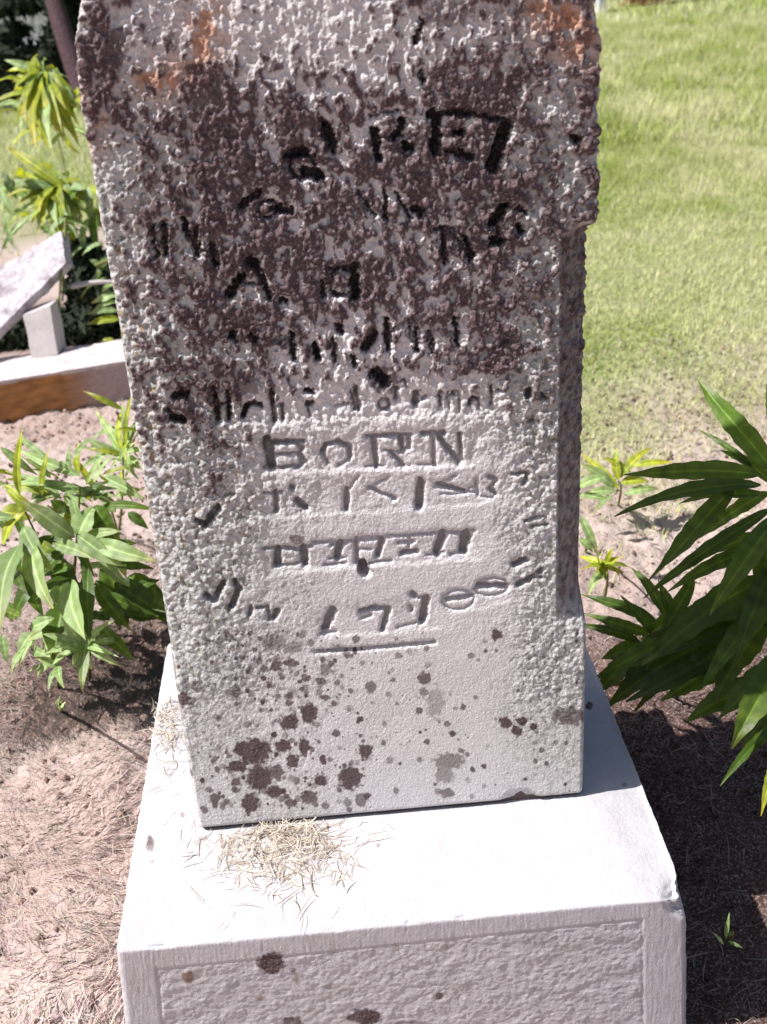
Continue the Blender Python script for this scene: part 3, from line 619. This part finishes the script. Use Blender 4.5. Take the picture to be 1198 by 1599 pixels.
# ------------------------------------------------------------------ leaves and plants
def leaf_mesh(B, T, width, sag=.15, fold=.25, serr=0.0, twist=0.0, nseg=12, seed=0, facing=None, lobe=.42):
    B = np.array(B, float); T = np.array(T, float); ax = T-B; L = np.linalg.norm(ax); ax /= L
    f = np.array([-.35, -.45, .8]) if facing is None else np.array(facing, float)
    nrm = f-ax*(f@ax); nrm /= np.linalg.norm(nrm); side = np.cross(ax, nrm)
    r = np.random.RandomState(seed); V = []
    ph = r.rand()*6
    for k in range(nseg+1):
        t = k/nseg
        wv = width*.5*(math.sin(math.pi*min(1, t**(.75 if lobe < .5 else 1)*.97+.03))**.9)*(1.0) if 0 < k < nseg else width*.03
        te = (1+serr*(1 if k % 2 else -1)*(t > .3))
        c_ = B+ax*L*t + nrm*(sag*L*4*t*(1-t)) + side*(.03*L*math.sin(t*3+ph))
        tw = twist*(t-.3); s2 = side*math.cos(tw)+nrm*math.sin(tw); n2 = -side*math.sin(tw)+nrm*math.cos(tw)
        rip = .06*width*math.sin(t*14+ph)
        for q_ in (-1, -.72, -.4, -.12, 0, .12, .4, .72, 1):
            e_ = te if abs(q_) == 1 else 1
            V.append(c_+s2*wv*q_*e_+n2*(fold*wv*abs(q_)**.8+rip*-q_+.05*wv*math.sin(k*2.9+ph)*(abs(q_) in (.4, .72))))
    me = mesh_np('leaf', np.array(V), grid_faces(nseg+1, 9))
    vt = np.tile(np.array([.85, 1.0, .86, 1.02, 1.75, 1.02, .86, 1.0, .85]), nseg+1)*np.repeat(1+.16*np.sin(np.arange(nseg+1)*2.9+ph)+.1*r.randn(nseg+1), 9)
    col_ = np.stack([vt*(1+.5*np.repeat(np.linspace(0, 1, nseg+1)**4, 9)*r.rand()), vt, vt*.9], -1)
    vcol(me, 'vein', col_)
    return me
def tube(name, pts, r0, r1, material, parent, sides=7):
    pts = [np.array(p, float) for p in pts]; V = []
    for i, p in enumerate(pts):
        d = (pts[min(i+1, len(pts)-1)]-pts[max(i-1, 0)]); d /= np.linalg.norm(d)+1e-9
        u = np.cross(d, [.3, .9, .1]); u /= np.linalg.norm(u); v = np.cross(d, u); rr_ = r0+(r1-r0)*i/(len(pts)-1)
        for k in range(sides): V.append(p+(u*math.cos(k*2*math.pi/sides)+v*math.sin(k*2*math.pi/sides))*rr_)
    F = [(i*sides+k, i*sides+(k+1) % sides, (i+1)*sides+(k+1) % sides, (i+1)*sides+k) for i in range(len(pts)-1) for k in range(sides)]
    me = mesh_np(name, np.array(V), np.array(F)); return link(name, me, material, parent)
def bez(a, b, c_, n=8):
    a, b, c_ = map(lambda q: np.array(q, float), (a, b, c_))
    return [a*(1-t)**2+b*2*t*(1-t)+c_*t*t for t in np.linspace(0, 1, n)]
cnt = [0]
def plant(root, apexes, leaves, material, label, group=None, cat='plant', serr=.0, wscale=1.0, spread=.03, fill=()):
    """root: ground point; apexes: (px,py,depth) shoots; leaves: (bx,by,tx,ty,width_px,depth,depth_change)"""
    e = empty('leafy_plant', root); tag(e, label, cat, group)
    for (ax_, ay_, w_) in apexes:
        top_ = at(ax_, ay_, w_); tube('stem', bez(root, root*.5+top_*.5+np.array([.01, .0, .02]), top_), .0028, .0014, M['stem'], e)
    for q in leaves:
        bx_, by_, tx_, ty_, wpx, w_, dw = q[:7]; mt = q[7] if len(q) > 7 else material
        cnt[0] += 1; r = random.Random(cnt[0])
        B = at(bx_, by_, w_); T = at(tx_, ty_, w_+dw); wd = wpx*w_/F_PX*wscale
        me = leaf_mesh(B, T, wd, sag=r.uniform(.06, .14), fold=r.uniform(.15, .4), serr=serr, twist=r.uniform(-.5, .5), seed=cnt[0],
                       facing=(-.3+r.uniform(-.25, .25), -.55+r.uniform(-.2, .2), .75), nseg=14 if serr else 10)
        link('leaf', me, M[mt], e)
    return e
def tuft(cx, cy, rx, ry, n, w_, lpx, wpx, seed, mts=('leaf', 'leaf_yellow'), down=.8):
    r = random.Random(seed); out = []
    for k in range(n):
        a = r.uniform(0, 2*math.pi); q = math.sqrt(r.random()); x_ = cx+rx*q*math.cos(a); y_ = cy+ry*q*math.sin(a)
        b = r.uniform(0, 2*math.pi); L_ = lpx*r.uniform(.6, 1.15)
        out.append((x_, y_, x_+L_*math.cos(b)+(x_-cx)*.3, y_+L_*math.sin(b)*.7+L_*down*r.uniform(.2, .9), wpx*r.uniform(.7, 1.2), w_+r.uniform(-.03, .08)*w_, r.uniform(-.04, .03)*w_, r.choice(mts)))
    return out
def whorl(cx, cy, w_, n, rmin, rmax, wd, a0=0, a1=360, sq=.8, seed=0, droop=0, mt=None):
    r = random.Random(seed); out = []
    for k in range(n):
        a = RAD(a0+(a1-a0)*(k+.5*r.random())/n); R_ = r.uniform(rmin, rmax)
        q = (cx+r.uniform(-5, 5), cy+r.uniform(-5, 5), cx+R_*math.cos(a), cy+R_*math.sin(a)*sq+droop*r.uniform(.5, 1), wd*r.uniform(.7, 1.15), w_, r.uniform(-.05, .05))
        out.append(q+(mt,) if mt else q)
    return out

# left plants beside the stone
wl = 1.60
rootD = on_z(105, 985, 0)
D1 = [(125,745,32,700,18,wl,.02),(122,762,5,757,12,wl,.02),(125,770,8,735,12,wl,.02),(118,838,32,783,32,wl-.03,-.02),(120,838,150,792,40,wl-.02,.02),(148,790,190,846,36,wl,0,'leaf_dark'),
      (150,845,245,878,30,wl-.05,-.02),(120,838,194,882,28,wl-.04,-.02),(36,822,85,893,30,wl-.05,-.04),(45,850,86,948,38,wl-.06,-.06),(40,845,-4,990,46,wl-.06,-.1),
      (115,905,132,1000,42,wl-.07,-.06),(134,888,146,1005,26,wl-.04,-.04,'leaf_dark'),(98,945,82,1030,48,wl-.02,-.03,'leaf_dark'),(178,912,262,960,42,wl+.02,0,'leaf_dark'),(166,925,218,956,20,wl,0,'leaf_dark'),
      (160,975,208,1034,24,wl-.02,-.03,'leaf_dark'),(100,860,60,905,30,wl,.0,'leaf_dark'),(110,880,95,960,34,wl+.01,.0,'leaf_dark'),(200,930,252,905,20,wl+.03,0,'leaf_dark'),(150,905,205,985,24,wl+.02,-.02,'leaf_dark'),
      (60,905,20,965,26,wl,.0,'leaf_dark'),(200,900,250,930,30,wl+.06,0,'leaf_dark'),(160,880,200,940,34,wl+.05,0,'leaf_dark'),(90,870,130,930,34,wl+.05,0,'leaf_dark'),(70,850,100,900,26,wl+.02,0),(150,860,215,850,20,wl+.04,0,'leaf_dark'),(20,760,90,770,16,wl+.03,0,'leaf_yellow'),(0,700,60,740,14,wl+.05,.02),(60,800,5,760,16,wl+.02,0,'leaf_yellow'),(130,830,80,790,18,wl+.03,0,'leaf_yellow'),(30,880,70,960,30,wl+.03,0,'leaf_dark'),(100,980,40,1000,20,wl,0),(60,960,100,1010,26,wl+.02,0,'leaf_dark'),(95,780,60,735,14,wl+.02,.02),(35,775,34,662,14,wl-.02,-.02,'leaf_yellow'),(67,775,76,698,11,wl,-.01,'leaf_yellow'),(5,850,40,800,26,wl,0,'leaf_yellow'),(0,800,50,810,30,wl+.02,0,'leaf_yellow')]
D1 += tuft(190, 935, 60, 38, 22, wl+.05, 50, 26, 43, ('leaf_dark',), .3)+tuft(60, 985, 60, 40, 14, wl, 45, 22, 45, ('leaf_dark', 'leaf'), .2)+tuft(100, 850, 100, 95, 46, wl+.03, 62, 19, 35, ('leaf', 'leaf', 'leaf_dark', 'leaf_dark'), .6)+tuft(90, 760, 85, 45, 24, wl+.06, 55, 11, 37, ('leaf', 'leaf_yellow'), -.2)
plant(rootD, [(125,760,wl),(120,838,wl-.02),(40,800,wl-.02),(130,900,wl-.05)], D1, 'leaf', 'large leafy plant with broad pale green pointed leaves, left of the gravestone')
D2 = whorl(132, 1006, wl-.06, 9, 42, 72, 15, 20, 380, .85, 3)+[(132,1008,130,1080,19,wl-.06,-.04),(132,1006,68,1020,14,wl-.06,-.02),(132,1006,190,1038,15,wl-.06,-.02),(134,1004,165,992,10,wl-.06,0)]
plant(on_z(140, 1060), [(132,1006,wl-.06)], D2, 'leaf', 'small star shaped green shoot on the soil at the foot of the large left plant')
D3 = whorl(87, 1036, wl-.03, 8, 28, 50, 12, 60, 330, .9, 5)+[(3,990,14,1035,16,wl-.03,0),(40,1010,18,1052,14,wl-.03,-.02),(50,1000,30,1045,12,wl-.02,0)]
plant(on_z(90, 1075), [(87,1036,wl-.03)], D3, 'leaf', 'low pale shoot with narrow leaves just left of the star shaped shoot')
plant(on_z(95, 1112), [(95,1100,1.24)], [(95,1106,95,1086,9,1.24,-.02),(95,1104,86,1094,6,1.24,-.01),(95,1106,103,1096,6,1.24,0)], 'leaf', 'tiny green seedling in the soil below the left plants')
wu = 1.85
D4 = [(192,712,150,640,14,wu,.04),(192,710,192,640,12,wu,.03,'leaf_yellow'),(195,712,222,645,14,wu,.03),(190,714,132,682,14,wu,0),(192,712,135,700,10,wu,0,'leaf_yellow'),(196,715,222,735,16,wu,-.02),
      (160,742,222,727,9,wu,0,'leaf_yellow'),(160,745,225,780,20,wu-.04,-.02),(124,742,125,690,13,wu,0,'leaf_yellow'),(140,750,175,695,12,wu,0),(150,760,120,720,12,wu,0,'leaf_yellow'),(195,705,235,700,10,wu,0),
      (180,775,225,765,14,wu-.02,0),(200,800,232,826,16,wu-.05,0,'leaf_dark'),(195,700,212,610,10,wu,0,'leaf_yellow'),(192,640,130,610,10,wu,0,'leaf_yellow'),(180,800,160,770,18,wu-.05,0),(205,690,190,620,10,wu,0),(188,720,214,690,12,wu,-.03)]+tuft(188, 720, 40, 60, 26, wu, 45, 9, 39, ('leaf', 'leaf', 'leaf_yellow'), .1)
plant(on_z(185, 840), [(192,712,wu),(150,750,wu)], D4, 'leaf', 'upright thin leaved green shoot between the rusty kerb and the gravestone')
# upper left shoots
wa = 3.5
A1 = [(65,115,t[0],t[1],t[2],wa,t[3]) for t in [(t0[0], t0[1], t0[2]*1.5, t0[3]) for t0 in [(8,92,9,0),(10,112,9,0),(18,148,12,-.1),(28,165,12,-.1),(40,190,14,-.15),(60,228,15,-.2),(78,232,15,-.2),(95,222,16,-.15),(82,238,12,-.1),(74,92,10,.1),(92,112,12,.1),(112,140,14,.05),(122,165,14,0),(126,195,14,0),(110,180,16,-.05),(48,150,16,-.1),(55,175,16,-.1),(88,165,18,-.1),(100,150,16,0),(35,120,14,0),(30,100,12,0),(70,190,15,-.1),(20,128,12,0),(34,182,13,-.1),(52,210,14,-.1),(86,205,16,-.15),(118,150,13,0),(105,120,14,.05),(60,85,9,.1),(120,230,15,-.1),(105,215,15,-.1)]]]
A1 = [q+(('leaf_yellow',) if i % 3 else ('leaf',)) for i, q in enumerate(A1)]
A1 += tuft(75, 160, 50, 60, 46, wa, 42, 12, 31)
plant(on_z(120, 350), [(65,115,wa)], A1, 'leaf', 'tall yellow green shoot with drooping leaves at the upper left', 'leafy shoots behind the fallen slab', serr=0)
wb_ = 3.1
B1 = [(112,296,10,232,20,wb_,.05,'leaf_yellow')]+[(88,292,t[0],t[1],t[2],wb_,t[3],'leaf_yellow' if i % 3 else 'leaf') for i, t in enumerate([(t0[0], t0[1], t0[2]*1.35, t0[3]) for t0 in [(40,330,16,0),(70,350,16,-.1),(100,365,16,-.1),(18,305,14,0),(146,320,14,0),(128,340,16,0),(22,290,12,0),(28,322,15,0),(48,348,16,-.1),(60,362,16,-.1),(75,335,18,-.05),(112,352,16,-.05),(134,330,16,0),(142,300,16,0),(5,312,12,0),(120,372,14,-.1),(45,305,18,0),(100,330,18,-.1),(130,352,14,0),(35,270,10,.1),(125,282,14,.1),(90,360,12,-.1),(60,330,18,-.1)]])]
B1 += [(10,330,25,390,12,wb_,0),(0,300,30,345,14,wb_,0),(5,270,28,310,14,wb_,0,'leaf_dark'),(140,340,132,400,16,wb_,0),(150,380,108,408,13,wb_,-.05),(150,330,155,395,16,wb_,0,'leaf_dark'),(135,290,150,345,14,wb_,0)]
B1 += tuft(85, 315, 65, 50, 60, wb_, 42, 13, 33, ('leaf_yellow', 'leaf', 'leaf', 'leaf_dark'))
plant(on_z(140, 420), [(88,292,wb_),(112,296,wb_)], B1, 'leaf', 'bushy yellow green shoot just above the fallen white slab', 'leafy shoots behind the fallen slab')
wc = wp+.12
C1 = [(165,432,127,466,9,wc,0),(184,458,143,474,14,wc,0),(186,486,134,490,12,wc,0),(188,500,136,506,15,wc,0,'leaf_yellow'),(184,470,146,486,11,wc,0),(186,440,158,458,12,wc,0),(160,380,128,398,10,wc,0),(172,400,150,440,14,wc,0,'leaf_dark'),(168,420,140,405,12,wc,0,'leaf_dark'),(178,530,155,533,8,wc,0,'leaf_yellow')]
plant(on_z(190, 535, .02), [(186,440,wc),(187,490,wc)], C1, 'leaf', 'small leaf sprays in the shade between the fallen slab and the gravestone')
dw = empty('shade_foliage', on_z(150, 520)); tag(dw, 'near black foliage added for the deep shade behind the fallen slab and its prop', 'shade foliage')
DW = [(140,445,.07,.10,.12),(175,470,.06,.10,.15),(140,505,.10,.1,.08),(60,520,.18,.08,.06),(10,530,.12,.1,.05),(135,405,.05,.08,.06)]
SHADE_CLUMPS = DW  # near-black clumps added to stand for the deep shade behind the slab
# added foliage for the deep shade behind the slab
e = empty('dead_branch', on_z(150, 520)); tag(e, 'bare pinkish dead twigs in the dark hollow behind the fallen slab', 'twig')
for (x0, y0, x1, y1, ww, rr_) in [(112,447,176,440,wp+.1,.008),(103,340,98,470,wp+.1,.004),(96,420,90,520,wp+.05,.004),(150,415,185,405,wp+.1,.006)]:
    tube('twig', bez(at(x0, y0, ww), at((x0+x1)/2, (y0+y1)/2-4, ww), at(x1, y1, ww)), rr_, rr_*.6, M['pale_stone'] if y0 == 447 else M['stem'], e)

# right plant: large, dark, near
we = 1.30
E1 = [(1205,742,1094,588,46,we,.05),(1190,748,974,736,40,we,.02),(1185,752,962,812,34,we,-.02),(1150,765,1010,902,42,we-.01,-.03),(1200,790,1008,938,30,we,-.02),(1205,805,1114,962,48,we-.02,-.05),
      (1210,858,1040,925,34,we,0),(1210,905,998,1035,62,we+.02,.0),(1212,950,985,1045,40,we+.04,0),(1215,1015,1146,1172,62,we-.08,-.06),(1215,1125,1128,1230,22,we-.08,-.05),(1212,1180,1192,1275,22,we-.1,-.05,'leaf_yellow'),
      (1215,1100,1150,1142,18,we-.08,0),(1205,760,1120,700,26,we+.02,.05),(1195,770,1060,790,26,we,0),(1200,830,1085,880,30,we+.02,0),(1205,870,1150,1040,44,we,-.03),(1210,930,1100,1075,50,we+.02,-.02),
      (1120,980,925,1062,46,we+.06,.03),(1130,1000,938,1112,50,we+.08,.02),(1140,1020,975,1092,44,we+.06,.0),(1090,960,1000,1000,40,we+.08,.03),(1160,1000,1050,1060,60,we+.06,0),(1215,980,1080,985,50,we+.05,0),
      (1215,1040,1120,1120,50,we,0),(1215,800,1160,900,34,we-.03,0),(1175,735,1092,668,14,we+.03,.04),(1180,1010,1030,1090,56,we+.05,.02),(1200,1060,1075,1130,56,we+.05,.0),(1120,1040,960,1075,40,we+.1,.02),(1200,960,1120,1100,60,we+.03,0),(1100,940,1010,1050,44,we+.07,0),(1080,900,1030,1010,30,we+.06,0),(1210,830,1180,960,44,we,0),(1205,770,1090,840,30,we+.03,.02),(1215,960,1010,1000,50,we+.04,.0),(1215,1080,1160,1180,40,we+.02,0),(1090,1000,990,1110,40,we+.1,0),(1215,700,1200,600,30,we,.02)]
rootE = on_z(1215, 1120, 0)
plant(rootE, [(1205,745,we),(1210,900,we+.01)], E1, 'leaf_dark', 'big dark green plant with long toothed leaves at the right edge', serr=.07, wscale=.80)
E2 = [(1045,965,984,888,18,we+.1,.03),(1025,975,908,925,20,we+.12,.03),(1015,990,912,958,20,we+.12,.02),(1000,1005,903,972,16,we+.12,.02),(1035,1000,968,930,18,we+.1,.02),(1060,985,1030,905,20,we+.08,.02),(1010,1010,940,1030,30,we+.12,0),(1000,1015,925,1085,34,we+.12,0),(1030,1015,975,1070,36,we+.1,0)]
plant(on_z(1050, 1090), [(1030,1000,we+.1)], E2, 'leaf_dark', 'low dark green shoot between the gravestone and the big right plant', serr=.05)
wf = 1.62
F1 = whorl(943, 882, wf, 9, 22, 42, 13, 0, 360, .9, 8, mt='leaf_yellow')+[(943,890,920,930,16,wf,-.03,'leaf'),(943,885,975,895,9,wf,0,'leaf_yellow')]
plant(on_z(944, 935), [(943,882,wf)], F1, 'leaf_yellow', 'bright yellow green seedling on the sandy soil right of the gravestone')
F2 = [(908,805,932,868,14,1.7,0,'leaf'),(905,840,925,862,12,1.7,0,'leaf'),(900,760,948,745,18,1.8,0),(905,775,950,778,12,1.8,0)]
plant(on_z(915, 862), [(908,812,1.72)], F2, 'leaf', 'pale curved leaf shoot close against the right edge of the gravestone')
F3 = [(965,765,912,708,15,2.0,.05,'leaf_yellow'),(960,760,905,725,18,2.0,.0,'leaf'),(968,745,1020,700,16,2.0,0,'leaf_yellow'),(965,750,965,698,14,2.0,0,'leaf_yellow'),(970,755,1015,750,18,2.0,0,'leaf_yellow'),(960,765,915,770,16,1.95,0,'leaf'),(985,735,940,715,12,2.0,0,'leaf_yellow'),(975,770,1030,765,14,2.0,0,'leaf'),(990,730,1050,720,12,2.1,0,'leaf_yellow'),(955,775,930,800,12,2.0,0,'leaf')]
plant(on_z(965, 790), [(966,752,2.0)], F3, 'leaf_yellow', 'low yellow green weeds where the lawn meets the sandy soil')
F4 = [(1135,1465,1138,1425,7,1.12,0,'leaf'),(1130,1475,1112,1455,5,1.12,0,'leaf'),(1137,1470,1160,1480,5,1.12,0,'leaf')]
plant(on_z(1135, 1475), [(1136,1462,1.12)], F4, 'leaf', 'tiny green sprout in the shaded soil at the lower right')

# ------------------------------------------------------------------ distance
# dark evergreen shrub and pale stones beyond the lawn, upper left
def clump(n, ctr, rad, seed, size):
    r = np.random.RandomState(seed); d = r.normal(size=(n, 3)); d /= np.linalg.norm(d, axis=1)[:, None]
    p = ctr + d*np.array(rad)*(r.rand(n, 1)**.45)
    a = r.normal(size=(n, 3)); a /= np.linalg.norm(a, axis=1)[:, None]; b = np.cross(a, d); b /= np.linalg.norm(b, axis=1)[:, None]+1e-9
    s = size*r.uniform(.5, 1.4, (n, 1))
    V = np.stack([p-a*s, p+b*s*.35, p+a*s, p-b*s*.35], 1).reshape(-1, 3)
    return mesh_np('foliage', V, np.arange(n*4).reshape(-1, 4))
tr = empty('dark_shrub', on_z(100, 165)); tag(tr, 'dark evergreen shrub with a slanting purple brown trunk at the top left', 'shrub')
dS = depth_of(on_z(100, 165))
tube('trunk', bez(at(72, -60, dS-.3), at(88, 40, dS-.3), at(150, 190, dS-.3)), .05, .075, M['bark'], tr, 9)
for k, (x_, y_, rx_, ry_, n_) in enumerate([(112,40,.16,.55,1500),(60,130,.50,.12,1300),(30,5,.35,.08,500),(55,-60,.8,.3,1800),(20,48,.12,.06,160),(130,140,.3,.2,700),(90,85,.12,.2,500),(20,120,.35,.10,900),(10,88,.25,.10,700),(70,105,.25,.12,700)]):
    link('foliage', clump(n_, at(x_, y_, dS), (rx_, .3, ry_), 900+k, .045), M['needle'], tr, smooth=False)
for k, (x_, y_, rx_, ry_, rz_) in enumerate(SHADE_CLUMPS):
    link('foliage', clump(900, at(x_, y_, wp+.42), (rx_, ry_, rz_), 950+k, .022), M['needle'], dw, smooth=False)  # foliage added for the deep shade behind the fallen slab
def headstone(name, px, y_top, y_bot, wpx, w_, material, label, thick=.18):
    base_ = at(px, y_bot, w_); h_ = (y_bot-y_top)*w_/F_PX; hw = wpx*.5*w_/F_PX
    prof = [(-hw, 0), (hw, 0), (hw, h_*.8)]+[(hw*math.cos(a), h_*.8+h_*.2*math.sin(a)) for a in np.linspace(.2, math.pi-.2, 9)]+[(-hw, h_*.8)]
    n = len(prof); V = [(x_, 0, z_) for x_, z_ in prof]+[(x_, thick, z_) for x_, z_ in prof]
    F = [tuple(range(n)), tuple(range(2*n-1, n-1, -1))]+[(i, i+n, (i+1) % n+n, (i+1) % n) for i in range(n)]
    me = bpy.data.meshes.new(name); me.from_pydata(V, [], [f[::1] for f in F]); me.update()
    e = empty(name, base_); tag(e, label, 'gravestone')
    o = bpy.data.objects.new('tablet', me); col.objects.link(o); me.materials.append(material); o.parent = e
    b_ = bpy.data.meshes.new('plinth'); x1, z1 = hw*1.25, h_*.18
    b_.from_pydata([(-x1, -.08, -z1*2), (x1, -.08, -z1*2), (x1, thick+.08, -z1*2), (-x1, thick+.08, -z1*2), (-x1, -.08, -.002), (x1, -.08, -.002), (x1, thick+.08, -.002), (-x1, thick+.08, -.002)], [],
                   [(0, 3, 2, 1), (4, 5, 6, 7), (0, 1, 5, 4), (1, 2, 6, 5), (2, 3, 7, 6), (3, 0, 4, 7)]); b_.update(); b_.materials.append(material)
    o = bpy.data.objects.new('plinth', b_); col.objects.link(o); o.parent = e
    return e
headstone('gravestone', 42, -90, 72, 78, dS+.9, M['far_stone'], 'mottled pale gravestone half hidden behind the dark shrub at top left')
wfz = depth_of(on_z(940, 20))
headstone('gravestone', 940, -40, 17, 9, wfz, M['far_stone'], 'narrow white marker stone far across the lawn beside the tall stone')
wfz = depth_of(on_z(1015, 8))
headstone('gravestone', 1012, -110, 4, 60, wfz, M['red_stone'], 'distant red brown gravestone at the top edge above the lawn')
